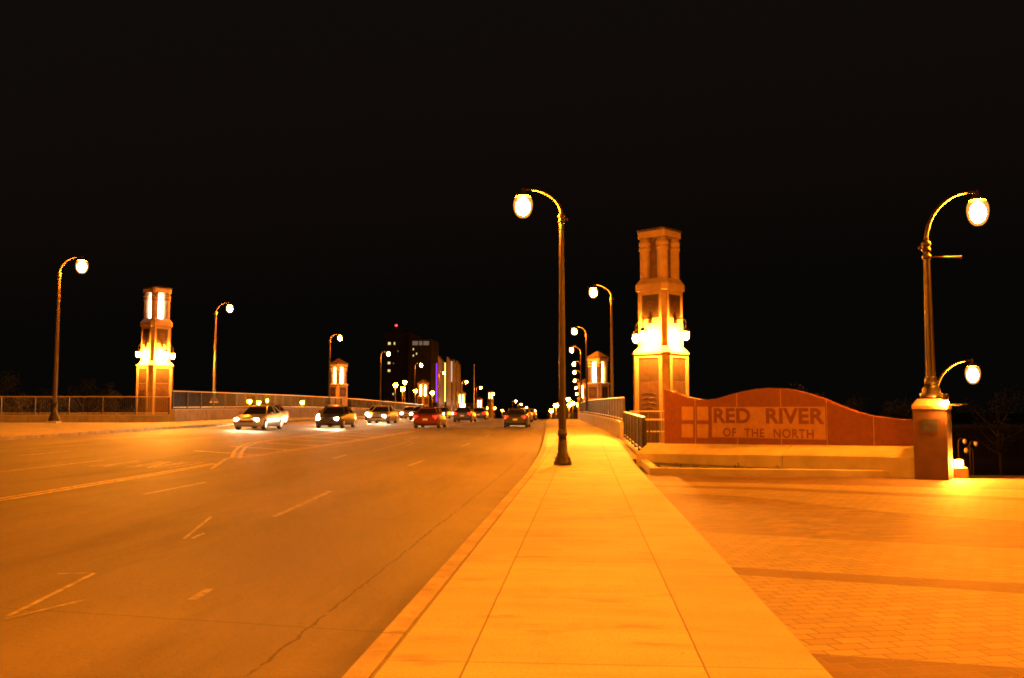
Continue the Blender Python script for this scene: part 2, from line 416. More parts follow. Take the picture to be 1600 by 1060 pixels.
# faint arrow outline and arrow tips on the near lanes
for P in ([(90, 897), (148, 896), (12, 964)], [(8, 968), (132, 938)], [(288, 842), (330, 808)], [(300, 842), (318, 834)], [(582, 706), (640, 690)], [(640, 690), (632, 686), (646, 693), (636, 697)]):
    paint(m, [g(*p) for p in P], .05)
# ONLY, painted to be read by oncoming drivers
LET = {'O': [[(0, 0), (0, 1), (1, 1), (1, 0), (0, 0)]], 'N': [[(0, 0), (0, 1)], [(0, 1), (1, 0)], [(1, 0), (1, 1)]], 'L': [[(0, 1), (0, 0), (1, 0)]], 'Y': [[(.5, 0), (.5, .5)], [(.5, .5), (0, 1)], [(.5, .5), (1, 1)]]}
cx, cy = g(238, 726)
for i, ch in enumerate('ONLY'):
    for st in LET[ch]:
        paint(m, [(cx + 1.05 - i * .62 - u * .42, cy + 1.2 - v * 2.4) for u, v in st], .085)
struct(m.build('white_marking', WHI))

# ------------------------------------------------------------------ street lamps
def make_lamp(name, label, loc, rz, group, collar=7.28, rise=.92, reach=1.15, base=True, rod=False, gl=(.29, .66)):
    T = thing(name, label, 'street lamp', loc, rz, group)
    if base:
        m = MB(); m.lathe([(.36, -.06), (.36, .03), (.33, .045)], 4, smooth=False, ph=math.pi/4); m.build('footing', PAD, T)
    m = MB()
    prof = [(.265, .045), (.27, .13), (.245, .17), (.235, .25), (.18, .3), (.185, .34), (.15, .4), (.135, .62), (.122, .88)] if base else [(.25, 0), (.25, .12), (.2, .16), (.21, .24), (.17, .28), (.14, .34)]
    m.lathe(prof, 16); m.build('base', BLACK, T)
    z0 = .88 if base else .34
    m = MB(); m.lathe([(.125, z0), (.145, z0 + .03), (.145, z0 + .1), (.13, z0 + .12), (.14, z0 + .16), (.118, z0 + .19)], 16); m.build('ring', BLACK, T)
    zs = z0 + .19; m = MB(); seg = 24; rr = []                       # fluted shaft
    for z, r in ((zs, .112), (zs + (collar - zs) * .4, .098), (collar - .12, .068)):
        rr.append([((r if i % 2 else r * .9) * math.cos(2*math.pi*i/seg), (r if i % 2 else r * .9) * math.sin(2*math.pi*i/seg), z) for i in range(seg)])
    m.loft(rr); m.build('shaft', POLE, T)
    m = MB(); m.lathe([(.07, collar - .13), (.10, collar - .1), (.105, collar - .05), (.075, collar - .02), (.09, collar + .02), (.12, collar + .07), (.09, collar + .13), (.055, collar + .16)], 14)
    m.lathe([(.01, collar - .07), (.045, collar - .04), (.045, collar + .01), (.01, collar + .04)], 8, (-.15, 0, 0)); m.box((-.1, 0, collar - .015), (.1, .03, .03))
    m.build('collar', POLE, T)
    pts = []
    for k in range(15):
        u = k / 14; ang = u * math.pi * .5
        pts.append((reach * .93 * (1 - math.cos(ang)), 0, collar + .1 + (rise - .1) * math.sin(ang)))
    pts += [(reach, 0, collar + rise - .03)]
    m = MB(); m.tube(pts, [.05] * 5 + [.043] * 5 + [.034] * 6, 10); m.build('arm', POLE, T)
    hz = collar + rise
    h = MB(); h.lathe([(.03, hz + .06), (.05, hz), (.05, hz - .08), (.11, hz - .1), (.15, hz - .17), (gl[0] * .82, hz - .22)], 16, (reach, 0, 0)); h.build('hood', POLE, T)
    L = gl[1]; q = MB()
    q.lathe([(gl[0] * math.sin(math.pi * (.12 + .88 * k / 9)) ** .8 if k < 9 else .005, hz - .2 - L * (1 - math.cos(math.pi * k / 9)) / 2) for k in range(10)], 14, (reach, 0, 0)); gb = q.build('globe', SHELL, T)
    q = MB(); q.lathe([(max(.005, gl[0] * .74 * math.sin(math.pi * k / 8)), hz - .22 - L * .46 - L * .40 * -math.cos(math.pi * k / 8) * -1) for k in range(9)], 14, (reach, 0, 0)); q.build('bulb', GLOBE, gb)
    if rod:
        b = MB(); b.tube([(.07, 0, collar - .24), (.8, 0, collar - .24)], .017, 8); b.lathe([(.005, -.04), (.035, -.02), (.035, .02), (.005, .04)], 8, (.82, 0, collar - .24))
        b.lathe([(.09, -.06), (.11, -.03), (.11, .03), (.09, .06)], 12, (0, 0, collar - .24)); b.build('banner_rod', POLE, T)
    return T
GL = 'gooseneck street lamps along both sides of the bridge'
lamp = make_lamp('street_lamp', 'nearest street lamp, on the sidewalk by the kerb with its whole dark base showing', (-.64, 27.1, 0), R(176), GL)
dup(lamp, (-1.2, .9, 0), R(180), 'enlarged unseen gooseneck street lamp behind the viewer at the kerb, outside the photo', GL, 1.4)  # unseen lamp, enlarged to brighten the near road and sidewalk
rtxt = ['second lamp of the right-hand row, over the nearest end of the bridge railing', 'third lamp of the right-hand row, left of the railing\'s near post', 'fourth lamp of the right-hand row, beside the lit far pylon', 'fifth lamp of the right-hand row, first of the tight vertical column of globes', 'sixth lamp of the right-hand row, second globe of the tight vertical column', 'seventh lamp of the right-hand row, third globe of the tight vertical column', 'eighth lamp of the right-hand row, fourth globe of the tight vertical column', 'ninth lamp of the right-hand row, lowest globe of the tight vertical column']
for k, (px, py, Y) in enumerate([(927, 457, 59.3), (897.5, 518, 89), (893, 547, 116), (897, 569, 146), (897.5, 582, 175), (898, 595, 205), (900, 606, 234), (901, 616, 263)]):
    P = at(px, py, Y); dup(lamp, (P.x + 1.15, Y, P.z - 7.72), R(180), rtxt[k], GL)
ltxt = ['first and tallest lamp of the left-hand row, at the far left edge', 'second lamp of the left-hand row, right of the tall left tower', 'third lamp of the left-hand row, above the lit stub pylon', 'fourth lamp of the left-hand row, before the dark high-rise', 'fifth lamp of the left-hand row, left of the purple tube', 'sixth lamp of the left-hand row, in front of the upright slabs', 'seventh lamp of the left-hand row, right of the upright slabs', 'eighth lamp of the left-hand row, right of the flagpole', 'ninth and lowest lamp of the left-hand row']
for k, (px, py, Y) in enumerate([(128, 416, 43.8), (359, 482, 74), (531, 528, 104.6), (607, 553, 134.6), (658, 571, 165), (694, 583, 195), (729, 597, 225), (751, 606, 255), (771, 616, 285)]):
    P = at(px, py, Y); dup(lamp, (P.x - 1.15, Y, P.z - 7.72), 0, ltxt[k], GL)
dup(lamp, (-25.2, 14, gz(-25.2, 14)), 0, 'gooseneck street lamp at the left kerb, outside the photo', GL)
for k, (px, py, Y) in enumerate([(806, 627, 330), (814, 632, 350), (823, 637, 370), (836, 642, 400)]):
    P = at(px, py, Y); dup(lamp, (P.x - 1.15, Y, P.z - 7.72), 0, ['highest', 'second highest', 'third highest', 'lowest'][k] + ' of the four far lamps stepping down behind the road\'s crest', 'far lamps beyond the crest')

# lamp on the pedestal at the right and its twin down the bank
PX = at(1456, 640, 22.95).x
plamp = make_lamp('pedestal_lamp', 'gooseneck lamp with a banner rod on the stone pedestal at the right', (PX, 22.95, 1.9), R(4), 'gooseneck lamps along the plaza', 3.68, 1.36, 1.28, False, True, (.25, .64))
P = at(1520, 585, 34); dup(plamp, (P.x - 1.28, 34, P.z - 4.55), 0, 'lower gooseneck lamp behind the pedestal lamp, its globe just above the pedestal', 'gooseneck lamps along the plaza')
dup(plamp, (10.5, 6.5, 1.9), R(170), 'added unseen gooseneck lamp lighting the paver plaza, outside the photo at the right', 'gooseneck lamps along the plaza')  # extra lamp added out of view to light the plaza
def make_pedestal(loc, rz, label):
    T = thing('lamp_pedestal', label, 'pedestal', loc, rz, 'stone lamp pedestals')
    m = MB(); m.loft([octa(.74, .02, -.1), octa(.74, .02, 1.66)]); m.build('shaft', PED, T)
    m = MB(); m.loft([octa(.78, .02, 1.66), octa(.78, .02, 1.74), octa(.56, .02, 1.9)]); m.build('cap', STONE, T)
    for a in (0, 1, 2, 3):
        t_ = MB()
        for i in (-1, 1):
            for j in (-1, 1): t_.box((i * .088, -.373, 1.27 + j * .078), (.168, .012, .148))
        o = t_.build('tile_panel', TILE, T); o.rotation_euler = (0, 0, a * math.pi / 2)
    return T
ped = make_pedestal((PX, 22.95, 0), R(-29), 'square stone pedestal with a slate tile panel at the right end of the sign wall')
dup(ped, (10.5, 6.5, 0), 0, 'square stone pedestal under the added plaza lamp, outside the photo at the right', 'stone lamp pedestals')
# small fittings by the pedestal
T = thing('floodlight', 'small lit floodlight clipped to the top right corner of the stone pedestal', 'floodlight', (at(1478, 627, 22.42).x, 22.42, 1.80))
m = MB(); m.tube([(-.03, .34, .02), (-.01, .1, .04), (0, .02, .06)], .016); m.box((.30, .05, -.03), (.4, .03, .02)); m.build('bracket', BLACK, T)
m = MB(); m.lathe([(.03, -.02), (.055, .0), (.07, .1), (.055, .16)], 12, (0, 0, .05)); m.build('housing', BLACK, T)
m = MB(); m.lathe([(.01, -.06), (.05, -.05), (.055, -.01), (.03, .02)], 12, (0, 0, .03)); m.build('lens', GLOBE_N, T)
P = on_ground(1490, 746)
T = thing('bollard_light', 'short stone bollard with a glaring light on top, right of the pedestal', 'bollard light', (P.x + .09, P.y - .12, 0))
m = MB(); m.loft([octa(.36, .04, -.05), octa(.33, .04, .22), octa(.28, .05, .25)]); m.build('post', STONE, T)
m = MB(); m.lathe([(.06, .25), (.085, .28), (.085, .37), (.05, .42), (.01, .43)], 12); m.build('lamp', GLOBE_N, T)
m = MB()
for a in range(4): m.box((.1 * math.cos(a * math.pi/2), .1 * math.sin(a * math.pi/2), .34), (.014, .014, .18))
m.lathe([(.12, .43), (.12, .45), (.02, .48)], 12); m.build('cage', BLACK, T)
for px, py, s, Y in ((1497, 685, 1, 52), (1515, 689, 1, 55), (1520, 699, -1, 50)):
    P = at(px, py, Y); T = thing('path_lamp', {685: 'unlit hooked path lamp down the dark bank, leftmost of three', 689: 'unlit hooked path lamp down the dark bank, middle of three', 699: 'unlit hooked path lamp down the dark bank, lowest of three'}[py], 'path lamp', (P.x, Y, P.z - 2.4), 0, 'unlit path lamps on the bank')
    m = MB(); m.tube([(0, 0, -1), (0, 0, 2.2), (.06 * s, 0, 2.36), (.2 * s, 0, 2.42), (.34 * s, 0, 2.36)], .035, 8); m.build('post', POLE, T)
    m = MB(); m.lathe([(.03, .1), (.1, .04), (.11, -.12), (.02, -.2)], 10, (.34 * s, 0, 2.28)); m.build('shade', RAILT, T)

# ------------------------------------------------------------------ towers
def four(fn):
    for a in range(4): fn(a * math.pi / 2)
def rot(p, a): return (p[0]*math.cos(a) - p[1]*math.sin(a), p[0]*math.sin(a) + p[1]*math.cos(a), p[2])
def lantern(T, z, slot, k=1.0):
    m = MB()
    for sx in (-1, 1):
        for sy in (-1, 1):
            r = .27
            m.lathe([(r, z), (r, z + 1.42), (r + .05, z + 1.43), (r + .05, z + 1.58), (r + .005, z + 1.6), (r + .005, z + 1.66), (r + .05, z + 1.68), (r + .05, z + 1.84), (r, z + 1.86), (r, z + 2.05)], 20, (sx * .5, sy * .5, 0))
    m.build('columns', STONE, T)
    m = MB(); m.loft([octa(1.62, .12, z + 2.05), octa(1.62, .12, z + 2.36)]); m.build('entablature', STONE, T)
    for a in range(4):
        q = MB(); q.box((0, -.47, z + .98), (.56, .05, 1.94)); o = q.build('light_panel', slot, T); o.rotation_euler = (0, 0, a * math.pi/2)
def stage(T, w, c, z0, z1, stile, panels):
    m = MB(); m.loft([octa(w - .1, c, z0), octa(w - .1, c, z1)])
    h = w / 2 - .05; fw = w / 2 - c
    def face(a):
        for s in (-1, 1):
            p = rot((s * (fw - stile / 2 + .015), -h - .022, (z0 + z1) / 2), a); m.box(p, (stile, .05, z1 - z0), a)
        for (zz, hh) in ((z1 - .08, .16), (z0 + .06, .12)):
            p = rot((0, -h - .02, zz), a); m.box(p, (2 * (fw - stile) + .02, .045, hh - .004), a)
    four(face); m.build('shaft', STONE, T)
    for (pz0, pz1, mt, nm) in panels:
        for a in range(4):
            q = MB(); ww = 2 * (fw - stile) - .01
            q.box((-ww / 4, -h - .006, (pz0 + pz1) / 2), (ww / 2 - .008, .012, pz1 - pz0)); q.box((ww / 4, -h - .006, (pz0 + pz1) / 2), (ww / 2 - .008, .012, pz1 - pz0))
            o = q.build(nm, mt, T); o.rotation_euler = (0, 0, a * math.pi/2)
    return h, fw
def medallion(T, h, z, r):
    for a in range(4):
        q = MB(); n = 24
        for (ra, rb, d) in ((r, r * .86, .035), (r * .55, r * .45, .035)):
            vs = [((ra if k == 0 else rb) * math.cos(2*math.pi*i/n), -h - .012 - d * (1 if k < 2 else 0), z + (ra if k == 0 else rb) * math.sin(2*math.pi*i/n)) for k in (0, 1) for i in range(n)]
            q.add(vs, [(i, (i+1) % n, n + (i+1) % n, n + i) for i in range(n)])
        q.loft([[(r * math.cos(2*math.pi*i/n), -h - dd, z + r * math.sin(2*math.pi*i/n)) for i in range(n)] for dd in (.0, .03)])
        o = q.build('medallion', MEDAL, T); o.rotation_euler = (0, 0, a * math.pi/2)
def big_tower(label, loc, rz, slot):
    T = thing('bridge_tower', label, 'tower', loc, rz, 'tall lantern towers')
    h, fw = stage(T, 2.17, .29, -1.0, 4.2, .2, [(2.9, 4.02, BROWN, 'upper_panel'), (-.8, 2.87, ORANGE, 'lower_panel')])
    for a in range(4):                                               # wave relief carved in the lower panel
        q = MB()
        for k in range(5):
            z = 1.3 + k * .24; pts = [(x, -h - .016, z + .09 * math.cos(x * 3.2) * (1 - k * .1)) for x in frange(-.42, .42, .07)]
            q.tube(pts, .014, 5)
        o = q.build('relief', ORANGE, T); o.rotation_euler = (0, 0, a * math.pi/2)
    m = MB(); m.loft([octa(2.17, .29, 4.2), octa(2.25, .29, 4.22), octa(2.25, .29, 4.3), octa(1.72, .22, 4.62)]); m.build('ledge', STONE, T)
    h, fw = stage(T, 1.76, .24, 4.62, 7.32, .14, [(6.0, 7.14, BROWN, 'upper_panel'), (4.76, 5.98, STONE, 'lower_panel')])
    medallion(T, h, 6.58, .27)
    m = MB(); m.loft([octa(1.8, .24, 7.32), octa(1.92, .24, 7.38), octa(1.92, .24, 7.68), octa(1.55, .15, 7.96)]); m.build('cornice', STONE, T)
    lantern(T, 7.96, slot)
    m = MB(); m.loft([octa(1.68, .12, 10.32), octa(1.68, .12, 10.42), octa(.3, .05, 10.66)]); m.build('roof', ROOF, T)
    for a in range(4):
        q = MB(); q.box((0, -h - .06, 5.86), (.2, .07, .3)); q.tube([(0, -h, 5.92), (0, -h - .3, 5.97), (0, -h - .6, 5.9), (0, -h - .66, 5.72)], .035, 8)
        q.lathe([(.02, .27), (.08, .24), (.16, .15), (.21, .03), (.19, .02)], 12, (0, -h - .66, 5.25)); q.tube([(0, -h - .66, 5.72), (0, -h - .66, 5.4)], .025, 8)
        o = q.build('bracket', BLACK, T); o.rotation_euler = (0, 0, a * math.pi/2)
        q = MB(); q.lathe([(.06, .14), (.12, .08), (.15, -.05), (.13, -.18), (.06, -.27), (.005, -.29)], 12, (0, -h - .66, 5.18))
        o = q.build('globe', GLOBE_N, T); o.rotation_euler = (0, 0, a * math.pi/2)
    return T
P = at(1034, 640, 46)
big_tower('tall stone tower with an unlit lantern, right of the sidewalk behind the sign wall', (P.x, 46.2, .12), R(-39), DARKGLASS)
P = at(236, 640, 70)
big_tower('tall stone tower with two glowing white lantern slots, on the left across the road', (P.x, 70.5, .8), R(-33), SLOT)
def stub(label, loc, rz, slot, first=None):
    if first: return dup(first, loc, rz, label)
    T = thing('lantern_pylon', label, 'pylon', loc, rz, 'short lantern pylons on the bridge')
    h, fw = stage(T, 1.76, .24, -4, 4.25, .14, [(2.95, 4.06, BROWN, 'panel')]); medallion(T, h, 3.5, .27)
    m = MB(); m.loft([octa(1.8, .24, 4.25), octa(1.92, .24, 4.3), octa(1.92, .24, 4.42), octa(1.55, .15, 4.52)]); m.build('cornice', STONE, T)
    lantern(T, 4.52, slot)
    m = MB(); m.loft([octa(1.75, .12, 6.88), octa(1.75, .12, 6.98), octa(.08, .02, 7.6)]); m.build('roof', ROOF, T)
    return T
P = at(529, 600, 111); sl = stub('glowing stub pylon on the left side of the bridge, under the third left lamp', (P.x, 111, P.z - 4.5), R(-36), SLOT_W)
P = at(661, 619, 171); stub('glowing stub pylon before the dark buildings, left of the purple tube', (P.x, 171, P.z - 4.5), R(-36), SLOT, sl)
P = at(721, 630, 231); stub('glowing stub pylon between the upright slabs and the flagpole', (P.x, 231, P.z - 4.5), R(-36), SLOT, sl)
P = at(749, 636, 290); stub('glowing stub pylon right of the flagpole, the lower of two', (P.x, 290, P.z - 4.5), R(-36), SLOT, sl)
P = at(766.5, 623, 330); stub('glowing stub pylon right of the flagpole, the upper of two', (P.x, 330, P.z - 4.5), R(-36), SLOT, sl)
P = at(934, 598, 91); stub('glowing stub pylon on the right side of the bridge, over the railing', (P.x, 91, P.z - 4.5), R(-36), SLOT_W, sl)
P = at(913, 622, 151); stub('glowing stub pylon on the right farther along, half behind the near stub pylon', (P.x, 151, P.z - 4.5), R(-36), SLOT_W, sl)

# ------------------------------------------------------------------ railings and parapets
def path_points(f, ys): return [(f(y), y) for y in ys]
def railing(name, label, path, zf, z0, z1, post_gap=2.4, end_posts=True):
    # path: plan polyline; zf: ground height under it; z0..z1: rail height over that ground
    T = thing(name, label, 'railing', (0, 0, 0))
    P = [Vector((x, y, zf(x, y))) for x, y in path]
    def lift(dz): return [p + Vector((0, 0, dz)) for p in P]
    m = MB(); rings = []
    def bar(mb, pts, w, h):
        rings = []
        for i, p in enumerate(pts):
            d = (pts[min(i+1, len(pts)-1)] - pts[max(i-1, 0)]); d.z = 0; d.normalize(); n = Vector((-d.y, d.x, 0)) * w / 2; u = Vector((0, 0, h / 2))
            rings.append([p - n - u, p + n - u, p + n + u, p - n + u])
        mb.loft(rings)
    bar(m, lift(z1 - .03), .09, .05); m.build('top_rail', RAILT, T)
    m = MB(); bar(m, lift(z0 + .03), .06, .05); m.build('bottom_rail', RAILT, T)
    seg = [(P[i+1] - P[i]).length for i in range(len(P)-1)]; L = sum(seg)
    def along(s):
        for i, l in enumerate(seg):
            if s <= l or i == len(seg) - 1: d = (P[i+1] - P[i]).normalized(); return P[i] + d * s, math.atan2(d.y, d.x)
            s -= l
    n = max(1, round(L / post_gap))
    for k in range(n + 1):
        if L * k / n > 100 and k % 2: continue
        p, a = along(min(L * k / n, L - .001)); q = MB(); q.box((p.x, p.y, p.z + (z1 - .055 + z0 - .1) / 2), (.07, .13, z1 - .055 - z0 + .1), a)
        q.build('post', RAILM, T)
    m = MB(); k = 0; s = .1
    while s < L:
        p, a = along(s)
        wd = .018 if s < 60 else .03
        m.box((p.x, p.y, p.z + (z0 + z1) / 2 - .01), (wd, wd, z1 - z0 - .1), a); s += .13 if s < 60 else .3
    m.build('picket_panel', RAILM, T)
    return T
def wall(name, label, path, zf, w, hh, mat, cap=None):
    T = thing(name, label, 'parapet wall', (0, 0, 0)); m = MB(); cp = MB(); ra, rb = [], []
    P = [Vector((x, y)) for x, y in path]
    for i, p in enumerate(P):
        d = (P[min(i+1, len(P)-1)] - P[max(i-1, 0)]).normalized(); n = Vector((-d.y, d.x)) * w / 2; z = zf(p.x, p.y)
        a, b = p + n, p - n; ra.append([(a.x, a.y, z - 1.3), (b.x, b.y, z - 1.3), (b.x, b.y, z + hh), (a.x, a.y, z + hh)])
        n2 = n * 1.12; a, b = p + n2, p - n2; rb.append([(a.x, a.y, z + hh), (b.x, b.y, z + hh), (b.x, b.y, z + hh + .09), (a.x, a.y, z + hh + .09)])
    m.loft(ra); m.build('wall', PARA, T); cp.loft(rb); cp.build('coping', BENCH, T)
    return T
ysr = frange(46.2, 168, 3.2)
pr = [(1.95 + shift(y), y) for y in ysr]
wall('parapet_wall', 'low concrete parapet along the right edge of the bridge sidewalk', pr, lambda x, y: gz(0, y), .38, .76, PARA)
railing('bridge_railing', 'metal picket railing on top of the right-hand parapet', pr, lambda x, y: gz(0, y), .94, 2.08)
ysl = frange(64, 168, 3.2)
pl = [(-29.25, y) for y in ysl]
wall('parapet_wall', 'low concrete parapet along the left edge of the bridge', pl, gz, .38, .80, PARA)
railing('bridge_railing', 'metal picket railing on top of the left-hand parapet', pl, gz, .98, 2.2)
pf = [(-47, 60.2), (-40, 61.5), (-34, 62.6), (-29.3, 63.6)]
wall('parapet_wall', 'low concrete wall crossing in front of the left tower', pf, gz, .34, .42, PARA)
railing('plaza_railing', 'metal picket railing crossing in front of the left tower', pf, gz, .58, 1.78)
# low railing in front of the right tower
p1 = [(1.95, 45.2), (1.95, 40), (1.95, 35), (1.95, 30.9)]
m = MB(); m.box((1.98, 38, .02), (.36, 15.2, .24)); struct(m.build('kerb', KERB))
railing('walk_railing', 'short dark picket railing beside the sidewalk, left of the sign wall', p1, lambda x, y: gz(0, y), .22, 1.38)
railing('return_railing', 'short dark railing return joining the left end of the sign wall', [(2.0, 30.75), (2.78, 30.7)], lambda x, y: .25, .25, 1.1, .8)
railing('terrace_railing', 'dark railing at the foot of the right tower behind the short railing', [(2.1, 43.5), (3.2, 43.6), (3.9, 43.6)], lambda x, y: .1, .5, 1.5, .9)

# ------------------------------------------------------------------ sign wall with bench and planter kerb
A = Vector((2.42, 28.2, 0)); B = Vector((8.22, 23.45, 0)); U = (B - A).normalized(); N = Vector((U.y, -U.x, 0))   # N faces the viewer
WL = (B - A).length
def on_wall(x, y, off=0.0):
    d = ray(x, y); t = ((A + N * off - EYE).dot(N)) / d.dot(N); P = EYE + d * t
    return (P - A).dot(U), P.z
SIGN = thing('sign_wall', 'red granite sign wall with a wavy top reading RED RIVER OF THE NORTH', 'sign wall', A, math.atan2(U.y, U.x))
# local frame: x along wall, -y to the viewer, z up
prof = [(1037.5, 609), (1048, 612), (1060, 617), (1075, 621.5), (1092, 624.4), (1105, 624.8), (1120, 623), (1140, 617), (1160, 611.8), (1180, 608), (1200, 606.4), (1220, 607), (1240, 610), (1260, 615), (1280, 622), (1300, 630.5), (1320, 638.5), (1340, 645), (1360, 650), (1385, 653.7), (1410, 655.5), (1430, 655.8)]
tp = [on_wall(*p) for p in prof]
tp[0] = (tp[0][0], tp[0][1])
m = MB(); x0 = tp[0][0]; x1 = WL
tp = [p for p in tp if p[0] < x1 - .02] + [(x1, tp[-1][1])]
for (ya, rev) in ((0, 0), (.34, 1)):
    pass
n = len(tp)
vs = [(u, 0, z) for u, z in tp] + [(u, 0, 0) for u, z in tp] + [(u, .34, z) for u, z in tp] + [(u, .34, 0) for u, z in tp]
fs = []
for i in range(n - 1):
    fs += [(i, i+1, n+i+1, n+i), (2*n+i, 3*n+i, 3*n+i+1, 2*n+i+1), (i, 2*n+i, 2*n+i+1, i+1)]
fs += [(0, n, 3*n, 2*n), (n-1, 2*n-1+2*n, 0, 0)][:1] + [(n-1, 3*n-1, 4*n-1, 2*n-1)]
m.add(vs, fs); m.build('wall', GRANITE, SIGN)
m = MB()
for px in (1086.5, 1152, 1220.5, 1292, 1365):
    u, _ = on_wall(px, 660); k = max(range(n-1), key=lambda i: tp[i][0] <= u < tp[i+1][0]); f = (u - tp[k][0]) / (tp[k+1][0] - tp[k][0]); zt = tp[k][1] + f * (tp[k+1][1] - tp[k][1])
    m.box((u, -.002, zt / 2), (.02, .010, zt - .02))
m.build('joint', JOINT, SIGN)
def panel(x0_, y0_, x1_, y1_, mb, d=.016):
    a, b = on_wall(x0_, y0_); c, e = on_wall(x1_, y1_); mb.box(((a + c) / 2, -d / 2, (b + e) / 2), (c - a, d, b - e)); return a, b, c, e
m = MB(); pa = panel(1112.5, 636.2, 1291, 687.5, m); m.build('text_panel', SIGN_L, SIGN)
for (a, b, c, d) in ((1065.5, 635.6, 1083.8, 657.2), (1089.3, 635.8, 1107.6, 657.4), (1065.5, 662.8, 1083.8, 684.2), (1089.3, 663, 1107.6, 684.6)):
    m = MB(); panel(a, b, c, d, m); m.build('square_panel', SIGN_L, SIGN)
def text(body, xa, xb, ytop, ybot, name, extra, space):
    cu = bpy.data.curves.new(name, 'FONT'); cu.body = body; cu.offset = extra; cu.space_character = space; cu.space_word = 1.15
    to = bpy.data.objects.new(name, cu); C.objects.link(to)
    dg = bpy.context.evaluated_depsgraph_get(); dg.update()
    me = bpy.data.meshes.new_from_object(to.evaluated_get(dg)); bpy.data.objects.remove(to)
    xs = [v.co.x for v in me.vertices]; ys = [v.co.y for v in me.vertices]
    ua, zt = on_wall(xa, ytop); ub, zb = on_wall(xb, ybot); za = on_wall(xa, ybot)[1]
    zt2 = on_wall(xb, ytop)[1]; zt = (zt + zt2) / 2; zb = (zb + za) / 2
    for v in me.vertices:
        u = ua + (v.co.x - min(xs)) / (max(xs) - min(xs)) * (ub - ua); z = zb + (v.co.y - min(ys)) / (max(ys) - min(ys)) * (zt - zb)
        v.co = (u, -.020, z)
    me.materials.append(GRAN_D); o = bpy.data.objects.new(name, me); C.objects.link(o); o.parent = SIGN
text('RED  RIVER', 1115.5, 1289, 638, 662.2, 'lettering', .034, 1.04)
text('OF  THE  NORTH', 1130.5, 1272, 670, 684, 'lettering', .02, 1.12)

# cast bench: sloped back, upright front, along the wall foot
def bench_pt(u, off, z): return A + U * u + N * off + Vector((0, 0, z))
m = MB(); rings = []
for u, zb_, zf_ in ((-.62, .62, .33), (1.0, .64, .36), (3.0, .68, .41), (5.0, .72, .46), (WL + .22, .76, .50)):
    rings.append([bench_pt(u, .02, -.05), bench_pt(u, .62, -.05), bench_pt(u, .62, zf_), bench_pt(u, .56, zf_ + .03), bench_pt(u, .02, zb_)])
m.loft(rings[:4]);
BN = thing('bench', 'long pale cast concrete bench with a sloped top at the foot of the sign wall', 'bench')
m = MB(); m.loft(rings[0:1] + [[p.lerp(q, f) for p, q in zip(rings[2], rings[3])] for f in (.0, .55)]); m.build('bench_block', BENCH, BN)
r2 = [p.lerp(q, .56) for p, q in zip(rings[2], rings[3])]
m = MB(); m.loft([r2, rings[3], rings[4]]); m.build('bench_block', BENCH, BN)
# planter kerb in front, and the planting strip
k0 = on_ground(998, 722); k1 = on_ground(1015, 741.5); k2 = on_ground(1429, 747)
T = thing('planter_kerb', 'low pale concrete kerb edging the planting strip before the bench', 'planter kerb')
def kbar(a, b, w, h, name):
    d = (b - a).normalized(); n_ = Vector((-d.y, d.x, 0)); q = MB()
    q.loft([[p + n_ * 0 + Vector((0, 0, -.08)), p + n_ * w + Vector((0, 0, -.08)), p + n_ * w + Vector((0, 0, h)), p + n_ * .015 + Vector((0, 0, h)), p + Vector((0, 0, h - .015))] for p in (a, b)])
    return q.build(name, BENCH, T)
mid = k1.lerp(k2, .34); mid2 = k1.lerp(k2, .68)
kbar(k1, mid - (k2 - k1).normalized() * .006, .2, .17, 'kerb_block'); kbar(mid, mid2 - (k2 - k1).normalized() * .006, .2, .17, 'kerb_block'); kbar(mid2, k2, .2, .17, 'kerb_block')
e = (k2 - k1).normalized(); nn = Vector((-e.y, e.x, 0))
kbar(Vector((k0.x, 30.4, 0)), k1 + nn * .205, .2, .17, 'kerb_block')
m = MB(); fr = [k1 + nn * .15 + Vector((.15, 0, 0)), k2 + nn * .15, bench_pt(WL, .5, 0), bench_pt(-.6, .5, 0)]
m.add([(p.x, p.y, .10) for p in fr], [(0, 1, 2, 3)]); struct(m.build('soil', SOIL))
def sprig(seed):
    rn = random.Random(seed); m = MB()
    for k in range(60):
        a = rn.uniform(0, 6.28); r = rn.uniform(0, .14); z = rn.uniform(.0, .14) * (1 - r * 3); s = rn.uniform(.02, .04); b = rn.uniform(0, 6.28)
        p = Vector((r * math.cos(a), r * math.sin(a), z)); d = Vector((math.cos(b), math.sin(b), rn.uniform(-.3, .8))) * s; q = Vector((-math.sin(b), math.cos(b), rn.uniform(-.2, .4))) * s * .5
        m.add([p - q, p + d, p + q, p - d * .3], [(0, 1, 2, 3)])
    return m
for i, f in enumerate((.04, .10, .135, .19, .24, .35, .5)):
    P = k1.lerp(k2, f) + nn * (.34 + .05 * (i % 3))
    o = sprig(i).build('plant', LEAF_S, None, (P.x, P.y, .1)); o.scale = (1 + .3 * (i % 2),) * 3
    tag(o, ['low dark plant at the left end of the planting strip', 'second low dark plant from the left in the planting strip', 'third low dark plant from the left in the planting strip', 'fourth low dark plant from the left in the planting strip', 'fifth low dark plant from the left in the planting strip', 'lone low dark plant before the letters OF THE in the planting strip', 'rightmost low dark plant in the planting strip, before the bench joint'][i], 'plant', 'low plants in the planting strip')

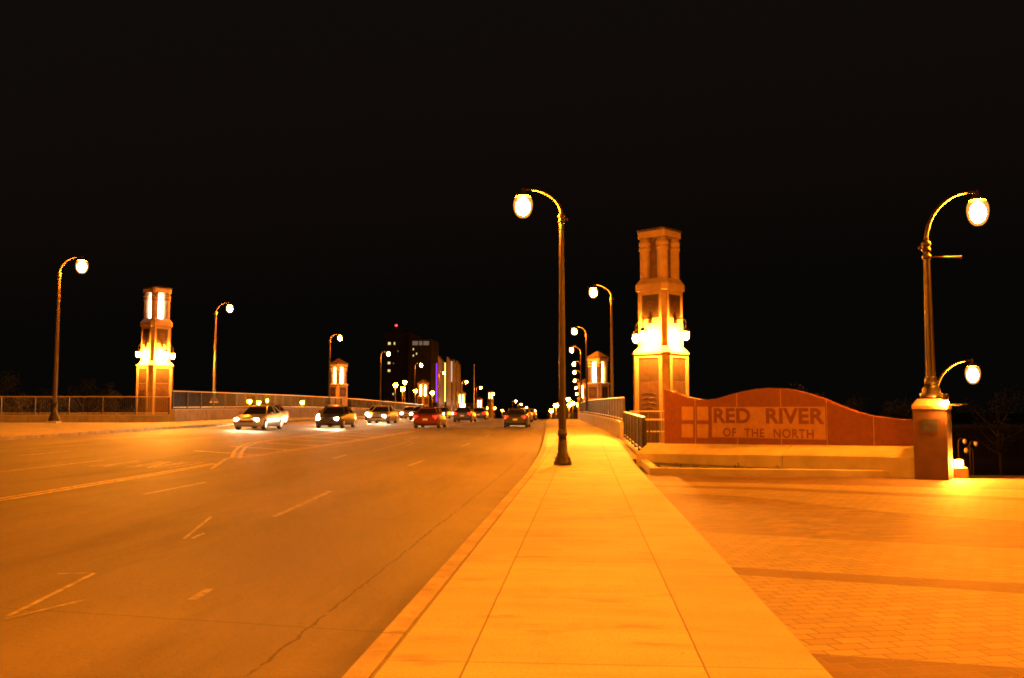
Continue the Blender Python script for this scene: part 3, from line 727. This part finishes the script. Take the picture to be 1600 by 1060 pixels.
# ------------------------------------------------------------------ vehicles: stand in the lanes with their lights on
PAINTS = [plain('silver_car_paint', (.22, .21, .2), .3, .6, .05, .5), plain('dark_car_paint', (.03, .03, .035), .28, .6, .05, .3), plain('red_car_paint', (.12, .02, .018), .28, .6, .05, .3)]
CGLASS = plain('car_glass', (.012, .012, .014), .08, 1, .1)
TYRE = plain('tyre_rubber', (.02, .02, .02), .85, 8, .2); RIM = plain('alloy_rim', (.4, .4, .4), .35, 6, .1, .8)
HEAD = emit('headlight_lens', (1, .86, .52), 900); TAIL = emit('tail_light_lens', (1, .0042, .002), 11); PLATE = plain('licence_plate', (.5, .5, .45), .6, 5, .1)
def make_car(label, loc, rz, paint, group):
    T = thing('car', label, 'car', loc, rz, group)                     # front towards local -y
    def sec(y, w, zb, zt, inset):
        pts = [(-w + .06, zb), (-w, zb + .12), (-w, (zb + zt) / 2 + .04), (-w + inset * .4, zt - .08), (-w + inset, zt)]
        return [(x, y, z) for x, z in pts] + [(-x, y, z) for x, z in pts[::-1]]
    m = MB(); m.smooth = True
    st = [(-2.3, .62, .32, .60, .10), (-2.24, .78, .24, .70, .12), (-2.0, .86, .2, .78, .14), (-1.4, .89, .18, .88, .12), (-.9, .9, .18, .95, .08), (0, .905, .18, .98, .06), (.9, .905, .18, 1.0, .06), (1.5, .9, .18, 1.01, .09), (2.1, .86, .22, .99, .12), (2.26, .82, .28, .93, .12), (2.33, .7, .38, .8, .1)]
    m.loft([sec(*s) for s in st], True, True); m.build('body', paint, T)
    def cab(y, w, z): return (w, y, z)
    base = [(-1.0, .76, .93), (-.3, .8, .97), (.6, .8, .99), (1.75, .74, 1.0)]; top = [(-.25, .56, 1.40), (.05, .59, 1.44), (.75, .59, 1.44), (1.2, .54, 1.38)]
    g_ = MB(); vs = [(s * w, y, z) for s in (-1, 1) for y, w, z in base] + [(s * w, y, z) for s in (-1, 1) for y, w, z in top]
    fs = []
    for s in (0, 1):
        for i in range(3): fs.append((4*s + i, 4*s + i + 1, 8 + 4*s + i + 1, 8 + 4*s + i))
    fs += [(0, 4, 12, 8), (3, 7, 15, 11)]
    g_.add(vs, fs); g_.build('windows', CGLASS, T)
    r_ = MB(); r_.smooth = True
    r_.loft([[(-w - .01, y, z), (-w * .6, y, z + .035), (w * .6, y, z + .035), (w + .01, y, z)] for y, w, z in [(-.3, .56, 1.385)] + top + [(1.26, .53, 1.36)]], True, True); r_.build('roof', paint, T)
    p_ = MB()
    for s in (-1, 1):
        for (yb, wb, zb_), (yt, wt, zt_) in ((base[0], top[0]), (base[3], top[3]), ((.55, .805, .99), (.5, .595, 1.44))):
            p_ = MB(); p_.tube([(s * wb, yb, zb_), (s * wt, yt, zt_)], .035, 6); p_.build('pillar', paint, T)
    for s in (-1, 1):
        for y in (-1.42, 1.38):
            w_ = MB(); rr = .31
            w_.loft([[(s * x, y + r * math.cos(2*math.pi*k/20), .31 + r * math.sin(2*math.pi*k/20)) for k in range(20)] for x, r in ((.70, .2), (.70, .3), (.74, rr), (.88, rr), (.915, .29), (.915, .2))], True, True)
            wh = w_.build('wheel', TYRE, T)
            w_ = MB(); w_.loft([[(s * x, y + r * math.cos(2*math.pi*k/20), .31 + r * math.sin(2*math.pi*k/20)) for k in range(20)] for x, r in ((.905, .195), (.92, .19), (.922, .06))], True, False); w_.build('rim', RIM, wh)
        h_ = MB(); h_.loft([[(s * .60 + .12 * math.cos(2*math.pi*k/14), y, .62 + .07 * math.sin(2*math.pi*k/14)) for k in range(14)] for y in (-2.1, -2.285)]); h_.build('headlight', HEAD, T)
        h_ = MB(); h_.box((s * .66, 2.27, .80), (.26, .10, .14)); h_.build('tail_light', TAIL, T)
        h_ = MB(); h_.box((s * .97, -.62, 1.0), (.16, .09, .12)); h_.build('mirror', paint, T)
    h_ = MB(); h_.box((0, 2.335, .62), (.34, .012, .13)); h_.build('plate', PLATE, T)
    h_ = MB(); h_.box((0, -2.29, .5), (.8, .05, .1)); h_.build('grille', BLACK, T)
    return T
on = 'oncoming cars in the far lanes'; aw = 'cars driving away in the near lanes'
def road_z(x, y): return gz(x, y) - .15
CARS = [
    (-20.0, 56, 0, 0, 'oncoming silver car with headlights on, in the middle far lane below the second left lamp', on),
    (-16.8, 62, 0, 1, 'oncoming dark car with blazing headlights, first in the nearer of the far lanes', on),
    (-23.0, 66, 0, 2, 'oncoming red car with headlights on, in the far lane next to the left kerb', on),
    (-20.0, 73, 0, 1, 'oncoming dark car with headlights on, behind the silver one in the middle far lane', on),
    (-16.9, 77, 0, 0, 'oncoming silver car with headlights on, second in the nearer of the far lanes', on),
    (-20.2, 90, 0, 1, 'oncoming dark car with headlights on, third in the middle far lane', on),
    (-17.4, 98, 0, 1, 'oncoming dark car with headlights on, third in the nearer of the far lanes', on),
    (-20.8, 110, 0, 0, 'oncoming silver car with headlights on, near the crest of the bridge', on),
    (-18.2, 118, 0, 1, 'oncoming dark car with headlights on, fourth in the nearer of the far lanes', on),
    (-21.0, 132, 0, 1, 'oncoming dark car with headlights on, in the middle far lane at the crest', on),
    (-18.2, 138, 0, 0, 'oncoming silver car with headlights on, farthest at the crest of the bridge', on),
    (-5.2, 72, 1, 1, 'dark car driving away with red tail lights, nearest in the lane by the sidewalk', aw),
    (-11.0, 66, 1, 2, 'red car driving away with lit tail lights, in the lane beside the yellow island', aw),
    (-6.3, 96, 1, 0, 'silver car driving away with red tail lights, second in the lane by the sidewalk', aw),
    (-11.6, 90, 1, 1, 'dark car driving away with red tail lights, second in the lane beside the island', aw),
    (-7.0, 118, 1, 1, 'dark car driving away with red tail lights, near the crest of the bridge', aw),
    (-12.6, 112, 1, 1, 'dark car driving away with red tail lights, third in the lane beside the island', aw)]
protos = {}
for x, y, away, pi_, lab, grp in CARS:
    loc = (x, y, road_z(x, y)); rz = math.pi if away else 0
    if pi_ not in protos: protos[pi_] = make_car(lab, loc, rz, PAINTS[pi_], grp)
    else: dup(protos[pi_], loc, rz, lab, grp)

# ------------------------------------------------------------------ beyond the bridge
BLD = plain('dark_facade', (.022, .019, .017), .8, .2, .3); BLD2 = plain('grey_facade', (.032, .027, .024), .8, .2, .3)
WIN = emit('lit_window', (1, .78, .3), .5); DIM_GLOW = emit('dim_window_and_crown_glow', (.9, .6, .4), .085)
RED = emit('red_beacon_light', (1, .03, .03), 3.0); PURP = emit('purple_tube_light', (.22, .03, 1), .9); YTUBE = emit('yellow_tube_light', (1, .72, .1), 1.1); WTUBE = emit('white_tube_light', (1, .8, .6), .35)
FIN = plain('pale_slab_concrete', (.32, .25, .19), .8, .5, .15)
def block(name, label, x0, x1, ytop, D, depth, mat):
    a = at(x0, 640, D); b = at(x1, 640, D); zt = at((x0 + x1) / 2, ytop, D).z
    T = thing(name, label, 'building', ((a.x + b.x) / 2, D + depth / 2, -7)); w = b.x - a.x
    m = MB(); m.box((0, 0, (zt + 7) / 2), (w, depth, zt + 7)); 
    for k in range(int((zt + 7) / 3.4)):
        m.box((0, 0, 2 + k * 3.4), (w + .16, depth + .16, .25))
    m.build('wall', mat, T); return T, w, zt + 7, D, (a.x + b.x) / 2
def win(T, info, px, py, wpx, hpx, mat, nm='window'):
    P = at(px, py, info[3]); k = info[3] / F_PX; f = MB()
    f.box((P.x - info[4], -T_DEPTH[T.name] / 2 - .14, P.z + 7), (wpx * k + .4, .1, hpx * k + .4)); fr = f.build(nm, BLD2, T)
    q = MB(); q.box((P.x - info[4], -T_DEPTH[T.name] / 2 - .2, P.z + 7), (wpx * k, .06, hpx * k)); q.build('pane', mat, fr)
T_DEPTH = {}
r = block('high_rise', 'dark high-rise with a few yellow windows and a red beacon', 600, 637, 520, 420, 24, BLD); T = r[0]; T_DEPTH[T.name] = 24; info = r
for px, py, w_, h_ in ((608.5, 537, 4, 4), (616.5, 537, 2, 4), (608, 567.5, 4, 3.6), (608, 579.5, 4, 3.6), (615, 568, 1.5, 2.5), (614.5, 616, 2, 3), (622, 549, 1.5, 2.5), (606, 552, 2, 2)): win(T, r, px, py, w_, h_, WIN if h_ > 2.6 else DIM_GLOW)
m = MB(); m.box((-1, 0, r[2] + 1.2), (6, 8, 2.4)); m.build('roof_house', BLD, T)
P = at(618.5, 508.5, 420); q = MB(); q.lathe([(.1, r[2]), (.1, P.z + 7)], 6, (P.x - r[4], -11, 0)); ms = q.build('mast', BLD, T)
q = MB(); q.lathe([(.05, -.5), (.5, -.3), (.6, 0), (.5, .3), (.05, .5)], 10, (P.x - r[4], -11, P.z + 7)); q.build('beacon', RED, ms)
r = block('high_rise', 'grey high-rise with a dim lit crown under a slanted roof edge', 641, 673, 530, 400, 22, BLD2); T = r[0]; T_DEPTH[T.name] = 22
for px, w_ in ((649, 9), (657.5, 5), (666, 9)): win(T, r, px, 536.5, w_, 6.5, DIM_GLOW)  # light on the crown put in as faintly glowing panes
for px, py in ((646, 546), (646, 556), (651, 553)): win(T, r, px, py, 1.6, 3, WIN)
m = MB(); k = 400 / F_PX
m.loft([[(-4.6, -8, r[2]), (.2, -8, r[2]), (.2, -8, r[2] + .9), (-4.6, -8, r[2] + 2.6)], [(-4.6, 8, r[2]), (.2, 8, r[2]), (.2, 8, r[2] + .9), (-4.6, 8, r[2] + 2.6)]]); m.build('roof', BLD2, T)
r = block('low_building', 'low dark building at the foot of the upright slabs', 672, 742, 630, 330, 14, BLD); T_DEPTH[r[0].name] = 14
# upright slabs with neon tubes
def slab(label, xa, xb, ya, yb, D, dep):
    a = at(xa, ya, D); b = at(xb, yb, D); T = thing('upright_slab', label, 'upright slab', (a.x, D, -6), 0, 'upright slabs beyond the bridge')
    w = b.x - a.x; m = MB()
    m.loft([[(0, y, 0), (w, y, 0), (w, y, b.z + 6), (0, y, a.z + 6)] for y in (0, dep)]); m.build('slab', FIN, T)
    q = MB(); q.lathe([(.3, 6.2), (.3, 6.6), (.2, 6.8)], 10, (w / 2, -2.6, 0)); q.box((w / 2, -2.6, 6.1), (.5, .5, .3)); up = q.build('uplight', SPOTW2, T)
    ld = bpy.data.lights.new('uplight_lamp', 'SPOT'); ld.energy = 330; ld.color = (1, .62, .3); ld.spot_size = R(70); ld.shadow_soft_size = .3
    lo = bpy.data.objects.new('uplight_lamp', ld); C.objects.link(lo); lo.parent = T; lo.location = (w / 2, -3.2, 6.9); lo.rotation_euler = (R(180 - 22), 0, 0)
    return T
SPOTW2 = emit('uplight_lens', (1, .8, .5), 2)
slab('widest pale upright slab with a slanted top, leftmost, right of the purple tube', 684.5, 692.5, 556, 566, 300, 5)
slab('second pale upright slab, right of the yellow tube', 698, 705, 557, 565, 304, 5)
slab('third narrow upright slab, right of the white tube', 707.5, 711.5, 561, 566, 308, 5)
slab('rightmost narrow upright slab of the four', 712.5, 716.5, 563, 570, 312, 5)
for px, y0, y1, mt, lab, D in ((682.3, 568, 628, PURP, 'glowing purple vertical light tube left of the slabs', 297), (695.6, 567, 628, YTUBE, 'glowing yellow vertical light tube between two slabs', 297), (705.8, 565, 597, WTUBE, 'dim white vertical light tube between two slabs', 297)):
    a = at(px, y0, D); b = at(px, y1, D); T = thing('light_tube', lab, 'light tube', (a.x, D, b.z - 2), 0, 'vertical light tubes')
    m = MB(); m.lathe([(.2, 2), (.2, a.z - b.z + 2)], 8); m.build('tube', mt, T); m = MB(); m.box((0, .3, (a.z - b.z) / 2 - 1), (.22, .16, a.z - b.z + 6)); m.build('backing', BLD2, T)
# flagpole
a = at(741, 570, 250); T = thing('flagpole', 'tall thin bare pole right of the upright slabs', 'pole', (a.x, 250, -4)); m = MB(); m.lathe([(.14, 0), (.08, a.z + 3.8)], 8); m.build('pole', RAILT, T); m = MB(); m.lathe([(.02, -.14), (.14, 0), (.02, .14)], 8, (0, 0, a.z + 3.95)); m.build('finial', RAILT, T)
# small distant lamps
def far_lamp(px, py, D, label, grp, mt=None, r=.3, hgt=6):
    global FL
    P = at(px, py, D)
    key = (mt or GLOBE_F).name
    if key not in FL:
        T = thing('distant_lamp', label, 'lamp', (P.x, D, P.z - 6), 0, grp)
        m = MB(); m.lathe([(.12, -3), (.07, 5.7)], 8); m.build('pole', POLE, T)
        m = MB(); m.lathe([(.02, -.45), (.33, -.33), (.46, 0), (.33, .33), (.02, .45)], 10, (0, 0, 6)); m.build('globe', mt or GLOBE_F, T); FL[key] = T
        m = MB(); m.lathe([(.4, .3), (.25, .5), (.02, .6)], 10, (0, 0, 6)); m.build('cap', POLE, T)
        return T
    return dup(FL[key], (P.x, D, P.z - 6), 0, label, grp)
FL = {}
gq = 'distant lamps across the river'
for px, py, D, lab in ((618, 602, 200, 'distant lamp at the foot of the dark high-rise, leftmost of a cluster of three'), (632.5, 597.5, 210, 'distant lamp at the foot of the dark high-rise, topmost of a cluster of three'), (629, 608, 205, 'distant lamp at the foot of the dark high-rise, lowest of a cluster of three'), (649, 611, 240, 'small distant lamp left of the white-slotted stub pylon'), (675.5, 614, 220, 'small distant lamp between the white-slotted stub pylon and the purple tube'), (390, 627.5, 190, 'distant lamp glinting through the left railing, leftmost'), (404, 629.5, 215, 'distant lamp glinting through the left railing, second from the left'), (417, 626, 230, 'distant lamp glinting through the left railing, third from the left'), (472.5, 629, 200, 'distant lamp glinting through the left railing, rightmost'),
        (869, 633.5, 190, 'distant lamp left of the near lamp post, over the end of the sidewalk'), (861.5, 642, 220, 'distant lamp left of the near lamp post, lower one'), (888, 624, 230, 'distant lamp right of the near lamp post, topmost'), (889.5, 633, 210, 'distant lamp right of the near lamp post, lower left of three'), (895, 630, 240, 'distant lamp right of the near lamp post, middle of three'), (904, 632.5, 200, 'distant lamp right of the near lamp post, beside the parapet'),
        (762, 638, 420, 'low distant lamp in the bright cluster right of the flagpole, leftmost'), (766, 636, 440, 'distant lamp in the bright cluster right of the flagpole, topmost'), (773, 638, 430, 'distant lamp in the bright cluster right of the flagpole, rightmost'), (785, 641.5, 430, 'lone low distant lamp right of the bright cluster')):
    far_lamp(px, py, D, lab, gq)
for px, py, D, lab in ((656.5, 625, 185, 'bright white floodlight below the white-slotted stub pylon'), (722.5, 634, 200, 'brightest white floodlight left of the flagpole, just over the road')):
    far_lamp(px, py, D, lab, 'white floodlights beyond the bridge', SPOTW)

# ------------------------------------------------------------------ trees on the banks
t = NT('night_foliage'); LEAF = t.done(t.ramp(t.noise(.8, 4), (.02, .026, .01), (.04, .05, .018)), .7)
BARK = plain('tree_bark', (.06, .045, .03), .9, 4, .3)
def make_tree(seed, hgt, label, loc, grp):
    rn = random.Random(seed); T = thing('tree', label, 'tree', loc, 0, grp)
    m = MB(); m.tube([(0, 0, -1), (.1, .05, hgt * .2), (-.1, .1, hgt * .45), (.1, 0, hgt * .7)], [.3, .22, .16, .06], 8); tips = []
    for k in range(9):
        a = rn.uniform(0, 6.28); z = hgt * rn.uniform(.25, .6); l = hgt * rn.uniform(.18, .33); e = (l * math.cos(a), l * math.sin(a), z + l * rn.uniform(.4, .9))
        m.tube([(0, 0, z), (e[0] * .5, e[1] * .5, z + (e[2] - z) * .35), e], [.1, .07, .03], 6); tips.append(e)
    m.build('trunk', BARK, T)
    tips += [(0, 0, hgt * .8), (rn.uniform(-1, 1), rn.uniform(-1, 1), hgt * .9)]
    c = MB()
    for e in tips:
        for q in range(3):
            cx_, cy_, cz_ = (e[0] + rn.gauss(0, .6), e[1] + rn.gauss(0, .6), e[2] + rn.gauss(0, .5)); R_ = hgt * rn.uniform(.07, .13)
            for k in range(80):
                d = Vector((rn.gauss(0, 1), rn.gauss(0, 1), rn.gauss(0, .8))).normalized() * R_ * rn.random() ** .4
                p = Vector((cx_, cy_, cz_)) + d; s = rn.uniform(.09, .2); u = Vector((rn.gauss(0, 1), rn.gauss(0, 1), rn.gauss(0, 1))).normalized(); v = u.orthogonal().normalized()
                c.add([p - u * s, p + v * s * .5, p + u * s, p - v * s * .5], [(0, 1, 2, 3)])
    c.build('crown', LEAF, T); return T
tr1 = make_tree(3, 12, 'dark bushy tree on the right bank, nearest behind the sign wall\'s low end', at(1330, 640, 150) - Vector((0, 0, 9.5)), 'trees on the right bank')
tr2 = make_tree(5, 11, 'dark tree on the right bank just right of the tall tower', at(1150, 640, 165) - Vector((0, 0, 9.5)), 'trees on the right bank')
for px, D, s, lab, src in ((1235, 170, 1.25, 'dark tree on the right bank above the sign wall\'s crest', 0), (1420, 160, 1.15, 'dark tree on the right bank behind the pedestal lamp', 1), (1560, 150, 1.2, 'dark tree on the right bank at the photo\'s right edge', 0)):
    P = at(px, 640, D); dup((tr1, tr2)[src], (P.x, D, -9), D * 1.3, lab, 'trees on the right bank', s)
for px, D, s, lab, src in ((10, 170, 1.15, 'dark tree on the left bank at the photo\'s left edge', 0), (62, 180, 1.0, 'dark tree on the left bank behind the first left lamp', 1), (130, 175, 1.1, 'dark tree on the left bank between the first left lamp and the left tower', 0), (180, 185, 1.0, 'dark tree on the left bank just left of the left tower', 1)):
    P = at(px, 640, D); dup((tr1, tr2)[src], (P.x, D, -5), D * 1.7, lab, 'trees on the left bank', s)
for px, D, s, lab, src in ((866, 262, .42, 'small tree past the end of the sidewalk, leftmost of three', 0), (884, 266, .5, 'small tree past the end of the sidewalk, behind the near lamp post', 1), (899, 258, .46, 'small tree past the end of the sidewalk, beside the parapet', 0)):
    P = at(px, 640, D); dup((tr1, tr2)[src], (P.x, D, gz(P.x, D) - .1), D * 1.7, lab, 'small trees at the end of the sidewalk', s)
